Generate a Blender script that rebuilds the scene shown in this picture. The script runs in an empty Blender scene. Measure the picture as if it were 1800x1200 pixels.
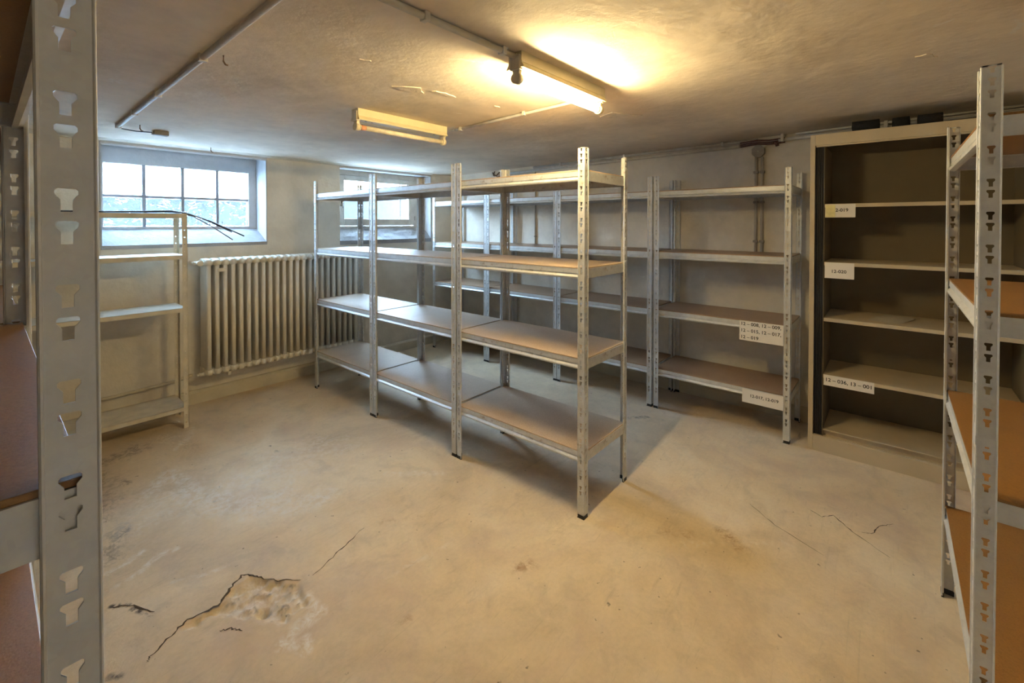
import bpy, bmesh, math, random
import numpy as np
from mathutils import Vector, Matrix, noise as mnoise
R = math.radians
random.seed(7)
S = bpy.context.scene
COL = S.collection

# ------------------------------------------------------------------ camera
# world axes: X runs along the window wall to the right wall, Y runs from the back wall to the window wall
cd = bpy.data.cameras.new('camera')
cam = bpy.data.objects.new('camera', cd); COL.objects.link(cam)
cam.location = (0, 0, 1.4347)
cam.rotation_euler = (R(90 - 0.785), 0, R(-49.234))
cd.sensor_width = 36; cd.lens = 793.02 * 36 / 1800
cd.shift_x = (900 - 889.26) / 1800
cd.shift_y = (404.05 - 600) / 1800
cd.clip_start = 0.02
S.camera = cam

# ------------------------------------------------------------------ sky and exposure
S.view_settings.view_transform = 'Standard'
S.view_settings.look = 'None'
S.view_settings.exposure = 0.98
S.view_settings.gamma = 1.0
S.view_settings.use_curve_mapping = False
SKY_STRENGTH = 68.0
TUBE_STRENGTH = 152.0
W = bpy.data.worlds.new('sky'); S.world = W; W.use_nodes = True
bg = W.node_tree.nodes['Background']
bg.inputs[0].default_value = (0.50, 0.73, 1.0, 1); bg.inputs[1].default_value = SKY_STRENGTH

def portal(name, x0, x1, z0, z1, y):
    l = bpy.data.lights.new(name, 'AREA'); l.shape = 'RECTANGLE'
    l.size = x1 - x0; l.size_y = z1 - z0
    l.cycles.is_portal = True
    o = bpy.data.objects.new(name, l); COL.objects.link(o)
    o.location = ((x0 + x1) / 2, y, (z0 + z1) / 2); o.rotation_euler = (R(-90), 0, 0)
portal('window_portal', 0.57, 1.62, 1.40, 1.91, 4.57)
portal('window_portal', 2.46, 3.36, 1.47, 1.92, 4.57)

# ------------------------------------------------------------------ materials
def newmat(name):
    m = bpy.data.materials.new(name); m.use_nodes = True
    nt = m.node_tree; b = nt.nodes['Principled BSDF']
    return m, nt, b
def N(nt, t, **kw):
    n = nt.nodes.new(t)
    for k, v in kw.items(): setattr(n, k, v)
    return n
def coords(nt, scale=(1, 1, 1), obj=True):
    tc = N(nt, 'ShaderNodeTexCoord'); mp = N(nt, 'ShaderNodeMapping')
    mp.inputs['Scale'].default_value = scale
    nt.links.new(tc.outputs['Object' if obj else 'Generated'], mp.inputs['Vector'])
    return mp.outputs['Vector']
def noise(nt, vec, scale, detail=4, rough=.55, dist=0):
    n = N(nt, 'ShaderNodeTexNoise'); n.inputs['Scale'].default_value = scale
    n.inputs['Detail'].default_value = detail; n.inputs['Roughness'].default_value = rough
    n.inputs['Distortion'].default_value = dist
    nt.links.new(vec, n.inputs['Vector']); return n.outputs['Fac']
def ramp(nt, fac, stops):
    r = N(nt, 'ShaderNodeValToRGB'); e = r.color_ramp.elements
    while len(e) < len(stops): e.new(.5)
    for i, (p, c) in enumerate(stops):
        e[i].position = p; e[i].color = (*c, 1) if len(c) == 3 else c
    nt.links.new(fac, r.inputs['Fac']); return r.outputs['Color']
def g(v): return (v, v, v)
def mix(nt, fac, a, b, mode='MIX'):
    m = N(nt, 'ShaderNodeMix'); m.data_type = 'RGBA'; m.blend_type = mode
    for s, v in ((m.inputs[0], fac), (m.inputs[6], a), (m.inputs[7], b)):
        if hasattr(v, 'node'): nt.links.new(v, s)
        elif isinstance(v, (int, float)): s.default_value = v
        else: s.default_value = (*v, 1)
    return m.outputs[2]
def bump(nt, b, h, strength, dist=.01):
    bn = N(nt, 'ShaderNodeBump'); bn.inputs['Strength'].default_value = strength
    bn.inputs['Distance'].default_value = dist
    nt.links.new(h, bn.inputs['Height']); nt.links.new(bn.outputs['Normal'], b.inputs['Normal'])
def simple(name, col, rough=.6, metal=0, var=.12, scale=30, bmp=0, spec=None):
    m, nt, b = newmat(name); v = coords(nt)
    f = noise(nt, v, scale)
    c = ramp(nt, f, [(.3, tuple(x * (1 - var) for x in col)), (.7, tuple(min(1, x * (1 + var)) for x in col))])
    nt.links.new(c, b.inputs['Base Color'])
    b.inputs['Roughness'].default_value = rough; b.inputs['Metallic'].default_value = metal
    if spec is not None: b.inputs['Specular IOR Level'].default_value = spec
    if bmp: bump(nt, b, noise(nt, v, scale * 2), bmp)
    return m

def galv(name, tone=1.0, rust=0.0):
    m, nt, b = newmat(name); v = coords(nt)
    vo = N(nt, 'ShaderNodeTexVoronoi'); vo.inputs['Scale'].default_value = 170
    nt.links.new(v, vo.inputs['Vector'])
    f = noise(nt, v, 22, 5)
    c = ramp(nt, f, [(.3, tuple(tone * x for x in (.57, .60, .585))), (.7, tuple(tone * x for x in (.70, .73, .715)))])
    c = mix(nt, .06, c, vo.outputs['Color'], 'OVERLAY')
    hs = N(nt, 'ShaderNodeHueSaturation'); hs.inputs['Saturation'].default_value = .25
    nt.links.new(c, hs.inputs['Color']); c = hs.outputs['Color']
    if rust:
        rf = ramp(nt, noise(nt, v, 26, 6, .7), [(.56, g(0)), (.68, g(rust))])
        c = mix(nt, rf, c, (.23, .13, .06))
    nt.links.new(c, b.inputs['Base Color'])
    b.inputs['Metallic'].default_value = .32
    rr = ramp(nt, f, [(.2, g(.34)), (.8, g(.5))]); nt.links.new(rr, b.inputs['Roughness'])
    return m

M = {}
M['galv'] = galv('galvanised_steel')
M['galv_rust'] = galv('worn_galvanised_steel', .98, .55)
M['black'] = simple('black_plastic', (.012, .012, .014), .5)
M['dark_foam'] = simple('black_foam', (.010, .010, .012), .9, scale=60, bmp=.4)

def board_mat(name='chipboard', t=(1, 1, 1)):
    K = lambda c: tuple(x * y for x, y in zip(c, t))
    m, nt, b = newmat(name); v = coords(nt)
    a = ramp(nt, noise(nt, v, 5, 3), [(.3, K((.47, .34, .23))), (.7, K((.57, .43, .30)))])
    s = ramp(nt, noise(nt, v, 240, 3, .7), [(.35, K((.27, .19, .12))), (.55, K((.58, .44, .31)))])
    c = mix(nt, .38, a, s); nt.links.new(c, b.inputs['Base Color'])
    b.inputs['Roughness'].default_value = .42
    bump(nt, b, noise(nt, v, 200), .06); return m
M['board'] = board_mat()
M['board_dusty'] = board_mat('dusty_brown_chipboard', (.68, .60, .54))
M['board_brown_shaded'] = board_mat('shaded_brown_chipboard', (.56, .37, .15))  # brown boards of the foreground racks, darkened to paint in their shadow

def plaster(name, base, dark, light, bscale=9, bstr=.35, peel=0):
    m, nt, b = newmat(name); v = coords(nt)
    c = ramp(nt, noise(nt, v, 1.6, 6, .6), [(.32, dark), (.5, base), (.7, light)])
    c2 = ramp(nt, noise(nt, v, 7, 8, .65), [(.35, g(.82)), (.6, g(1))])
    c = mix(nt, .55, c, c2, 'MULTIPLY')
    if peel:
        pf = ramp(nt, noise(nt, v, 3.4, 9, .62, .8), [(.655, g(0)), (.675, g(peel))])
        c = mix(nt, pf, c, (.83, .80, .76))
    nt.links.new(c, b.inputs['Base Color']); b.inputs['Roughness'].default_value = .85
    h1 = noise(nt, v, bscale, 9, .62)
    h2 = noise(nt, v, 2.2, 4)
    ad = N(nt, 'ShaderNodeMath', operation='MULTIPLY_ADD'); nt.links.new(h2, ad.inputs[0]); ad.inputs[1].default_value = 1.4
    nt.links.new(h1, ad.inputs[2])
    bump(nt, b, ad.outputs[0], bstr, .03); return m
M['wall'] = plaster('painted_plaster_wall', (.77, .71, .61), (.67, .61, .51), (.83, .77, .67), 11, .22)
M['ceiling'] = plaster('ceiling_plaster', (.79, .69, .57), (.66, .57, .47), (.85, .75, .63), 3, .36, .6)
M['wall_white'] = plaster('white_bounce_wall', (.80, .81, .82), (.72, .73, .74), (.86, .87, .88), 11, .2)  # unseen back wall made white to bounce neutral light onto the posts
M['sill'] = plaster('grey_sill_plaster', (.37, .37, .38), (.28, .28, .29), (.44, .44, .45), 12, .5)
M['wall_dark'] = plaster('dark_shade_wall', (.16, .13, .105), (.11, .09, .07), (.21, .175, .14), 11, .4)  # left wall coloured dark to deepen the shade behind the left racks
M['reveal'] = plaster('white_reveal_plaster', (.56, .56, .56), (.48, .48, .48), (.62, .62, .62), 10, .3)
M['base'] = plaster('cream_skirting_render', (.64, .58, .46), (.50, .44, .33), (.72, .66, .55), 9, .3)
M['flake'] = simple('bare_plaster', (.74, .65, .54), .9, scale=30, bmp=.3)

def floor_mat():
    m, nt, b = newmat('worn_screed'); v = coords(nt)
    n1 = noise(nt, v, 1.3, 7, .6, .6); n2 = noise(nt, v, 6.5, 9, .68, .5); n3 = noise(nt, v, 60, 4, .6)
    c = ramp(nt, n1, [(.28, (.55, .43, .29)), (.5, (.72, .575, .39)), (.72, (.82, .70, .52))])
    c = mix(nt, .6, c, ramp(nt, n2, [(.3, g(.72)), (.50, g(1.0)), (.75, g(1.04))]), 'MULTIPLY')
    c = mix(nt, .35, c, ramp(nt, n3, [(.3, g(.82)), (.6, g(1))]), 'MULTIPLY')
    vs = coords(nt, (2.2, 26, 1)); mp = vs.node; mp.inputs['Rotation'].default_value = (0, 0, R(38))
    n4 = noise(nt, vs, 2.0, 8, .7, .8)
    c = mix(nt, .5, c, ramp(nt, n4, [(.30, g(.70)), (.42, g(1)), (.62, g(1)), (.74, g(1.12))]), 'MULTIPLY')
    n5 = noise(nt, v, 1.9, 5, .6, 1.2)
    c = mix(nt, ramp(nt, n5, [(.52, g(0)), (.72, g(.45))]), c, (.50, .36, .30))
    sp = ramp(nt, noise(nt, v, 33, 2, .5), [(.72, g(0)), (.77, g(.8))])
    c = mix(nt, sp, c, (.16, .12, .085))
    at = N(nt, 'ShaderNodeVertexColor'); at.layer_name = 'wear_and_light'
    sep = N(nt, 'ShaderNodeSeparateColor'); nt.links.new(at.outputs['Color'], sep.inputs['Color'])
    br = noise(nt, v, 30, 8, .72, .6)
    def broken(ch, lo, hi):
        ad = N(nt, 'ShaderNodeMath', operation='MULTIPLY'); nt.links.new(sep.outputs[ch], ad.inputs[0])
        nt.links.new(ramp(nt, br, [(.40, g(.08)), (.60, g(1.15))]), ad.inputs[1])
        return ramp(nt, ad.outputs[0], [(lo, g(0)), (hi, g(1))])
    c = mix(nt, broken(2, .1, .75), c, (.36, .20, .09))
    c = mix(nt, broken(1, .1, .75), c, (.10, .075, .055))
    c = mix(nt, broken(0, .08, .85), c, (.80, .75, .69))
    nt.links.new(c, b.inputs['Base Color'])
    rr = ramp(nt, n2, [(.3, g(.52)), (.7, g(.74))]); nt.links.new(rr, b.inputs['Roughness'])
    h = N(nt, 'ShaderNodeMath', operation='MULTIPLY_ADD'); nt.links.new(n3, h.inputs[0]); h.inputs[1].default_value = .25
    nt.links.new(n2, h.inputs[2]); h2 = N(nt, 'ShaderNodeMath', operation='MULTIPLY_ADD'); nt.links.new(n4, h2.inputs[0]); h2.inputs[1].default_value = .5; nt.links.new(h.outputs[0], h2.inputs[2])
    bump(nt, b, h2.outputs[0], .3, .02)
    return m
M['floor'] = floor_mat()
M['crack'] = simple('floor_crack_dirt', (.085, .06, .04), .95)
M['rad'] = simple('cream_radiator_enamel', (.80, .75, .64), .38, 0, .06, 8)
M['cream'] = simple('cream_rack_paint', (.66, .60, .48), .5, 0, .12, 14)
M['cab'] = simple('beige_cabinet_paint', (.57, .475, .33), .42, 0, .08, 5)
M['cab_in'] = simple('shaded_cabinet_lining', (.16, .122, .068), .55, 0, .08, 5)  # cabinet interior darkened: the shade between shelves is put into the colour
M['cab_dark'] = simple('black_shutter', (.006, .006, .007), .6)
M['pipe'] = simple('grey_conduit', (.50, .47, .42), .55, 0, .1, 20)
M['pipe_wall'] = simple('painted_pipe', (.60, .53, .40), .5, 0, .12, 20)
M['conduit_white'] = simple('white_conduit', (.62, .59, .54), .5, 0, .1, 20)
M['greybox'] = simple('grey_junction_box', (.29, .27, .25), .6)
M['red'] = simple('red_brown_sleeve', (.11, .045, .035), .7)
M['housing'] = simple('cream_lamp_enamel', (.72, .63, .40), .4, 0, .06, 12)
M['holder'] = simple('grey_lamp_holder', (.42, .38, .31), .5)
M['holder_cream'] = simple('cream_lamp_holder', (.70, .60, .40), .45)
M['tube_off'] = simple('unlit_tube_glass', (.80, .70, .52), .2)
M['tube_end'] = simple('orange_tube_end', (.75, .36, .20), .3)  # orange colour at one end of the unlit tube
M['frame'] = simple('aged_white_window_paint', (.62, .60, .55), .55, 0, .14, 12, .15)
M['mortar'] = simple('grey_block_mortar', (.30, .31, .33), .9)
M['paper'] = simple('white_label_paper', (.84, .80, .74), .7, 0, .03, 6)
M['paper_sheet'] = simple('paper_sheet', (.58, .54, .46), .7, 0, .05, 6)
M['tape'] = simple('clear_tape', (.80, .74, .40), .12)
M['ink'] = simple('black_ink', (.02, .02, .02), .7)
M['cable_black'] = simple('black_cable', (.015, .016, .03), .45)
M['cable_grey'] = simple('grey_cable', (.25, .27, .30), .45)
M['steel'] = simple('dull_steel', (.40, .38, .35), .4, .7)
M['rusty'] = simple('rusty_steel', (.20, .13, .08), .7, .2)
M['concrete'] = plaster('outdoor_concrete', (.0055, .0075, .0105), (.003, .004, .006), (.010, .0125, .017), 5, .6)

def tube_on():
    m, nt, b = newmat('lit_tube')
    b.inputs['Base Color'].default_value = (1, .95, .8, 1)
    b.inputs['Emission Color'].default_value = (1.0, .77, .38, 1)
    b.inputs['Emission Strength'].default_value = TUBE_STRENGTH
    return m
M['tube_on'] = tube_on()

def glass(name, clear, ior, bscale, bstr, tint):
    m, nt, b = newmat(name); nt.nodes.remove(b)
    out = nt.nodes['Material Output']; v = coords(nt)
    t = N(nt, 'ShaderNodeBsdfTransparent'); t.inputs[0].default_value = (*tint, 1)
    r = N(nt, 'ShaderNodeBsdfRefraction'); r.inputs['IOR'].default_value = ior; r.inputs['Roughness'].default_value = .03
    r.inputs['Color'].default_value = (*tint, 1)
    gl = N(nt, 'ShaderNodeBsdfGlossy'); gl.inputs['Roughness'].default_value = .06
    bn = N(nt, 'ShaderNodeBump'); bn.inputs['Strength'].default_value = bstr; bn.inputs['Distance'].default_value = .03
    nt.links.new(noise(nt, v, bscale, 2, .5, 1.5), bn.inputs['Height'])
    nt.links.new(bn.outputs[0], r.inputs['Normal']); nt.links.new(bn.outputs[0], gl.inputs['Normal'])
    a = N(nt, 'ShaderNodeMixShader'); a.inputs[0].default_value = clear
    nt.links.new(r.outputs[0], a.inputs[1]); nt.links.new(t.outputs[0], a.inputs[2])
    a2 = N(nt, 'ShaderNodeMixShader'); a2.inputs[0].default_value = .07
    nt.links.new(a.outputs[0], a2.inputs[1]); nt.links.new(gl.outputs[0], a2.inputs[2])
    nt.links.new(a2.outputs[0], out.inputs['Surface']); return m
M['block'] = glass('wavy_block_glass', .45, 1.35, 11, .9, (.93, .97, 1.0))
M['pane'] = glass('patterned_pane_glass', .72, 1.2, 26, .22, (.95, .98, 1.0))

# ------------------------------------------------------------------ mesh helpers
def finish(bm, name, mats, parent=None, smooth=False, loc=None):
    me = bpy.data.meshes.new(name); bm.normal_update(); bm.to_mesh(me); bm.free()
    return link(me, name, mats, parent, smooth, loc)
def link(me, name, mats, parent=None, smooth=False, loc=None, rotz=0):
    if mats is not None and not me.materials:
        for k in (mats if isinstance(mats, (list, tuple)) else [mats]): me.materials.append(M[k])
    if smooth:
        for p in me.polygons: p.use_smooth = True
    o = bpy.data.objects.new(name, me); COL.objects.link(o)
    if parent: o.parent = parent
    if loc is not None: o.location = loc
    if rotz: o.rotation_euler.z = rotz
    return o
def box(bm, x0, x1, y0, y1, z0, z1, mi=0, bev=0):
    r = bmesh.ops.create_cube(bm, size=1)
    vs = r['verts']
    for v in vs:
        v.co = Vector(((x0 + x1) / 2 + v.co.x * (x1 - x0), (y0 + y1) / 2 + v.co.y * (y1 - y0), (z0 + z1) / 2 + v.co.z * (z1 - z0)))
    fs = {f for v in vs for f in v.link_faces}
    for f in fs: f.material_index = mi
    if bev:
        es = list({e for v in vs for e in v.link_edges})
        rr = bmesh.ops.bevel(bm, geom=es, offset=bev, segments=2, affect='EDGES', profile=.5)
        for f in rr['faces']: f.material_index = mi
def tube(bm, pts, rad, seg=10, mi=0, cap=True, flat=None):
    pts = [Vector(p) for p in pts]; rings = []
    up = Vector((0, 0, 1))
    for i, p in enumerate(pts):
        d = (pts[min(i + 1, len(pts) - 1)] - pts[max(i - 1, 0)]).normalized()
        a = d.cross(up)
        if a.length < 1e-3: a = d.cross(Vector((0, 1, 0)))
        a.normalize(); b = a.cross(d).normalized()
        rx, rz = (rad, rad) if flat is None else flat
        rings.append([bm.verts.new(p + a * rx * math.cos(2 * math.pi * k / seg) + b * rz * math.sin(2 * math.pi * k / seg)) for k in range(seg)])
    for r0, r1 in zip(rings, rings[1:]):
        for k in range(seg):
            f = bm.faces.new((r0[k], r0[(k + 1) % seg], r1[(k + 1) % seg], r1[k])); f.material_index = mi; f.smooth = True
    if cap:
        f = bm.faces.new(list(reversed(rings[0]))); f.material_index = mi
        f = bm.faces.new(rings[-1]); f.material_index = mi
    bmesh.ops.recalc_face_normals(bm, faces=bm.faces[:])
def prism(bm, prof, axis, a, b, mi=0):
    """profile of 2-D points extruded along an axis: 'x' -> (y,z), 'y' -> (x,z), 'z' -> (x,y)"""
    def P(p, t): return {'x': (t, p[0], p[1]), 'y': (p[0], t, p[1]), 'z': (p[0], p[1], t)}[axis]
    A = [bm.verts.new(P(p, a)) for p in prof]; B = [bm.verts.new(P(p, b)) for p in prof]; n = len(prof); fs = []
    for i in range(n): fs.append(bm.faces.new((A[i], A[(i + 1) % n], B[(i + 1) % n], B[i])))
    fs.append(bm.faces.new(A[::-1])); fs.append(bm.faces.new(B))
    for f in fs: f.material_index = mi
    bmesh.ops.recalc_face_normals(bm, faces=fs)
def part(name, mats, parent, fn, smooth=False, loc=None):
    bm = bmesh.new(); fn(bm); return finish(bm, name, mats, parent, smooth, loc)
def tag(o, label, cat, group=None):
    o['label'] = label; o['category'] = cat
    if group: o['group'] = group
    return o
def thing(name, label, cat, loc=(0, 0, 0), rotz=0, group=None):
    o = bpy.data.objects.new(name, None); COL.objects.link(o); o.empty_display_size = .1
    o.location = loc; o.rotation_euler.z = rotz
    return tag(o, label, cat, group)
def struct(name, mats, fn, parent=None, smooth=False):
    o = part(name, mats, parent, fn, smooth)
    if parent is None: o['kind'] = 'structure'
    return o
def kept(o):     # a child given in world coordinates under a thing whose base is elsewhere
    if o.parent: o.matrix_parent_inverse = (Matrix.Translation(o.parent.location) @ o.parent.rotation_euler.to_matrix().to_4x4()).inverted()
    return o

# ------------------------------------------------------------------ room shell
X0, X1, Y0, Y1 = -.46, 3.90, -.72, 4.25
def ceil_z(y): return 2.107 - .0165 * y

def seg_dist(P, poly, closed=False):
    d = np.full(len(P), 1e9); n = len(poly)
    for i in range(n if closed else n - 1):
        a = np.array(poly[i]); b = np.array(poly[(i + 1) % n]); ab = b - a
        t = np.clip(((P - a) @ ab) / max(ab @ ab, 1e-9), 0, 1)
        d = np.minimum(d, np.linalg.norm(P - (a + t[:, None] * ab), axis=1))
    return d
def inside(P, poly):
    r = np.zeros(len(P), bool); n = len(poly)
    for i in range(n):
        x1, y1 = poly[i]; x2, y2 = poly[(i + 1) % n]
        c = ((y1 > P[:, 1]) != (y2 > P[:, 1])) & (P[:, 0] < (x2 - x1) * (P[:, 1] - y1) / ((y2 - y1) if y2 != y1 else 1e-9) + x1)
        r ^= c
    return r
CRATER = [(.422, 1.907), (.478, 1.926), (.564, 1.911), (.619, 1.961), (.697, 1.979), (.76, 1.861), (.823, 1.797), (.801, 1.736),
          (.794, 1.664), (.736, 1.655), (.688, 1.639), (.663, 1.674), (.631, 1.741), (.568, 1.832), (.53, 1.876), (.44, 1.876)]
def axis(lo, hi, f0, f1, coarse, fine):
    out = list(np.arange(lo, f0, coarse)) + list(np.arange(f0, f1, fine)) + list(np.arange(f1, hi, coarse)) + [hi]
    return np.array(out)
def build_floor():
    xs = axis(X0 - .05, X1 + .05, .22, 1.05, .03, .0085); ys = axis(Y0 - .05, Y1 + .05, 1.38, 2.5, .03, .0085)
    gx, gy = np.meshgrid(xs, ys, indexing='ij'); P = np.stack([gx.ravel(), gy.ravel()], 1)
    nz = np.array([mnoise.fractal(Vector((p[0] * 9, p[1] * 9, .3)), 1, 2, 4) for p in P])
    nf = np.array([mnoise.fractal(Vector((p[0] * 34, p[1] * 34, 1.3)), 1, 2, 3) for p in P])
    ins = inside(P, CRATER); d = seg_dist(P, CRATER, True)
    sd = np.where(ins, d, -d) + .012 * nf
    k = np.clip(sd / .018, 0, 1)
    z = -.009 * k - .012 * k * np.clip(nf + .15, -1, 1)
    z -= .022 * np.exp(-(((P[:, 0] - .67) / .022) ** 2 + ((P[:, 1] - 1.76) / .03) ** 2))
    wear_and_light = np.zeros((len(P), 4)); wear_and_light[:, 3] = 1
    def add(ch, pts, w, a, closed=False, nmul=.5):
        dd = seg_dist(P, pts, closed) - w * nmul * nz
        wear_and_light[:, ch] = np.maximum(wear_and_light[:, ch], a * np.clip(1.25 - dd / w, 0, 1))
    # white lime bloom around the broken patch and on the damp floor by the left rack, plus a painted window-light band
    add(0, [(.796, 1.604), (.759, 1.592), (.698, 1.593), (.655, 1.57)], .035, .95)
    add(0, [(.655, 1.583), (.682, 1.514), (.72, 1.533), (.696, 1.482)], .022, .8)
    add(0, [(.80, 1.70), (.80, 1.62)], .03, .8)
    add(0, [(.321, 2.315), (.396, 2.339), (.485, 2.406), (.543, 2.391)], .018, .62)
    add(0, [(.321, 2.435), (.386, 2.445), (.441, 2.483)], .02, .6)
    add(0, [(.476, 2.183), (.578, 2.127), (.655, 2.108)], .012, .5)
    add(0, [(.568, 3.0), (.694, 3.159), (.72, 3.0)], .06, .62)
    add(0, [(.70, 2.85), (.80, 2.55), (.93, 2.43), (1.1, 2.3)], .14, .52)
    add(0, [(.95, 3.72), (.9, 3.6), (.78, 3.45)], .03, .45)
    add(0, [(.62, 2.75), (.95, 2.7), (1.35, 2.75)], .30, .30)  # broad pale band: window light painted into the floor colour
    add(0, [(1.05, 1.55), (1.35, 1.5)], .02, .3); add(0, [(2.0, .75), (2.35, .35)], .02, .4); add(0, [(1.72, 1.95), (1.5, 2.2)], .03, .4); add(0, [(1.0, 2.45), (1.12, 2.55)], .02, .7)
    wear_and_light[:, 0] = np.maximum(wear_and_light[:, 0], k * np.clip(.42 + .5 * nf, 0, .8))
    wear_and_light[:, 1] = np.maximum(wear_and_light[:, 1], k * np.clip(-1.6 * nf - .1, 0, .55))
    # dark damp marks and broader soft dark areas
    add(1, [(.505, 3.20), (.489, 3.23)], .03, .7); add(1, [(.425, 2.70), (.40, 2.69)], .018, .95)
    add(1, [(.30, 2.213), (.345, 2.17)], .010, .85); add(1, [(.35, 2.14), (.392, 2.05)], .012, .85)
    add(1, [(.25, 1.87), (.27, 1.85)], .02, .8); add(1, [(.763, 2.654), (.768, 2.65)], .008, .9)
    add(1, [(.724, 3.42), (.735, 3.41)], .014, .9); add(1, [(.42, 3.55), (.62, 3.66)], .10, .42)
    add(1, [(.36, 2.9), (.42, 3.4)], .10, .34); add(1, [(.34, 2.55), (.40, 2.75)], .06, .42)
    add(1, [(1.2, 2.95), (1.22, 2.9)], .01, .7)
    add(1, [(3.109, 1.47), (3.21, 1.38)], .03, .6); add(1, [(.665, 1.765), (.68, 1.75)], .015, .95)
    add(1, [(.75, 1.79), (.77, 1.74)], .018, .6)
    # rust stains
    add(2, [(1.444, 1.167), (1.50, 1.15)], .03, .62); add(2, [(2.229, .57), (2.182, .511)], .05, .6); add(2, [(2.05, .8), (2.12, .7)], .04, .4)
    add(2, [(.96, 1.34), (1.0, 1.32)], .02, .4); add(2, [(1.24, 1.86), (1.45, 1.7)], .03, .28)
    me = bpy.data.meshes.new('floor'); nx, ny = len(xs), len(ys)
    V = np.column_stack([P, z])
    i = (np.arange(nx - 1)[:, None] * ny + np.arange(ny - 1)[None]).ravel()
    F = np.column_stack([i, i + ny, i + ny + 1, i + 1])
    me.from_pydata(V.tolist(), [], F.tolist())
    ca = me.color_attributes.new('wear_and_light', 'FLOAT_COLOR', 'POINT'); ca.data.foreach_set('color', wear_and_light.ravel())
    o = link(me, 'floor', 'floor', smooth=True); o['kind'] = 'structure'; return o
floor = build_floor()

def ribbon(pts, w):
    def fn(bm):
        L = []; rnd = random.Random(len(pts) * 31 + int(pts[0][0] * 100))
        fine = []
        for (a, b) in zip(pts, pts[1:]):
            for t in np.linspace(0, 1, 7)[:-1]: fine.append((a[0] + (b[0] - a[0]) * t, a[1] + (b[1] - a[1]) * t))
        fine.append(pts[-1]); n = len(fine)
        for i, p in enumerate(fine):
            q0 = Vector(fine[max(i - 1, 0)]); q1 = Vector(fine[min(i + 1, n - 1)]); d = (q1 - q0).normalized(); nn = Vector((-d.y, d.x))
            s = math.sin(math.pi * (i + .5) / n) ** .5 * w * rnd.uniform(.35, 1.3); c = Vector(p) + nn * rnd.uniform(-.6, .6) * w
            L.append((bm.verts.new((*(c + nn * s / 2), .0012)), bm.verts.new((*(c - nn * s / 2), .0012))))
        for (a, b), (c, d) in zip(L, L[1:]): bm.faces.new((b, a, c, d))
        bmesh.ops.recalc_face_normals(bm, faces=bm.faces[:])
    return fn
for pts, w in (([(.335, 1.84), (.348, 1.855), (.412, 1.898), (.47, 1.928), (.564, 1.911), (.621, 1.967), (.675, 2.006), (.703, 1.982), (.722, 1.928), (.762, 1.864), (.825, 1.803)], .009),
               ([(.864, 1.786), (.968, 1.819), (1.018, 1.838), (1.16, 1.885)], .006),
               ([(2.701, .321), (2.667, .258), (2.72, .217), (2.629, .135), (2.529, .003)], .005),
               ([(2.654, .104), (2.679, .064), (2.757, .045), (2.828, -.006)], .005),
               ([(.53, 1.79), (.56, 1.77), (.585, 1.73)], .006),
               ([(.40, 2.06), (.355, 2.155), (.30, 2.21)], .008),
               ([(2.55, .55), (2.45, .42), (2.36, .22)], .0035)):
    part('crack', 'crack', floor, ribbon(pts, w))

def build_ceiling(bm):
    nx, ny = 12, 14; g0 = []
    for i in range(nx + 1):
        row = []
        for j in range(ny + 1):
            x = X0 - .05 + (X1 - X0 + .1) * i / nx; y = Y0 - .05 + (Y1 - Y0 + .1) * j / ny
            row.append(bm.verts.new((x, y, ceil_z(y))))
        g0.append(row)
    for i in range(nx):
        for j in range(ny): bm.faces.new((g0[i][j], g0[i][j + 1], g0[i + 1][j + 1], g0[i + 1][j]))
    box(bm, X0 - .3, X1 + .3, Y0 - .3, Y1 + .3, 2.30, 2.40)
ceiling = struct('ceiling', 'ceiling', build_ceiling, smooth=False)
def patch(pts, th=.004, seed=1):
    def fn(bm):
        rnd = random.Random(seed); poly = []
        n = len(pts)
        for i in range(n):
            a, b = pts[i], pts[(i + 1) % n]
            for t in (0, .33, .66): poly.append((a[0] + (b[0] - a[0]) * t + rnd.uniform(-.006, .006), a[1] + (b[1] - a[1]) * t + rnd.uniform(-.006, .006)))
        A = [bm.verts.new((x, y, ceil_z(y) + .002)) for x, y in poly]; B = [bm.verts.new((x, y, ceil_z(y) - th)) for x, y in poly]
        for i in range(len(A)): bm.faces.new((A[i], A[(i + 1) % len(A)], B[(i + 1) % len(A)], B[i]))
        bm.faces.new(B); bmesh.ops.recalc_face_normals(bm, faces=bm.faces[:])
    return fn
for i, pts in enumerate(([(2.447, 1.356), (2.402, 1.257), (2.495, 1.213), (2.588, 1.148), (2.59, 1.22), (2.523, 1.33)],
                         [(2.461, -.059), (2.447, -.092), (2.522, -.12), (2.521, -.078)],
                         [(1.424, 1.70), (1.492, 1.68), (1.576, 1.695), (1.49, 1.71)], [(.972, 1.59), (1.02, 1.575), (1.011, 1.6)],
                         [(1.833, 1.665), (1.86, 1.65), (1.89, 1.68)], [(3.294, 1.483), (3.357, 1.375), (3.34, 1.44)],
                         [(1.25, 1.78), (1.36, 1.70), (1.42, 1.76), (1.33, 1.80)])):
    part('paint_flake', 'flake', ceiling, patch(pts, .004, i))

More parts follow.
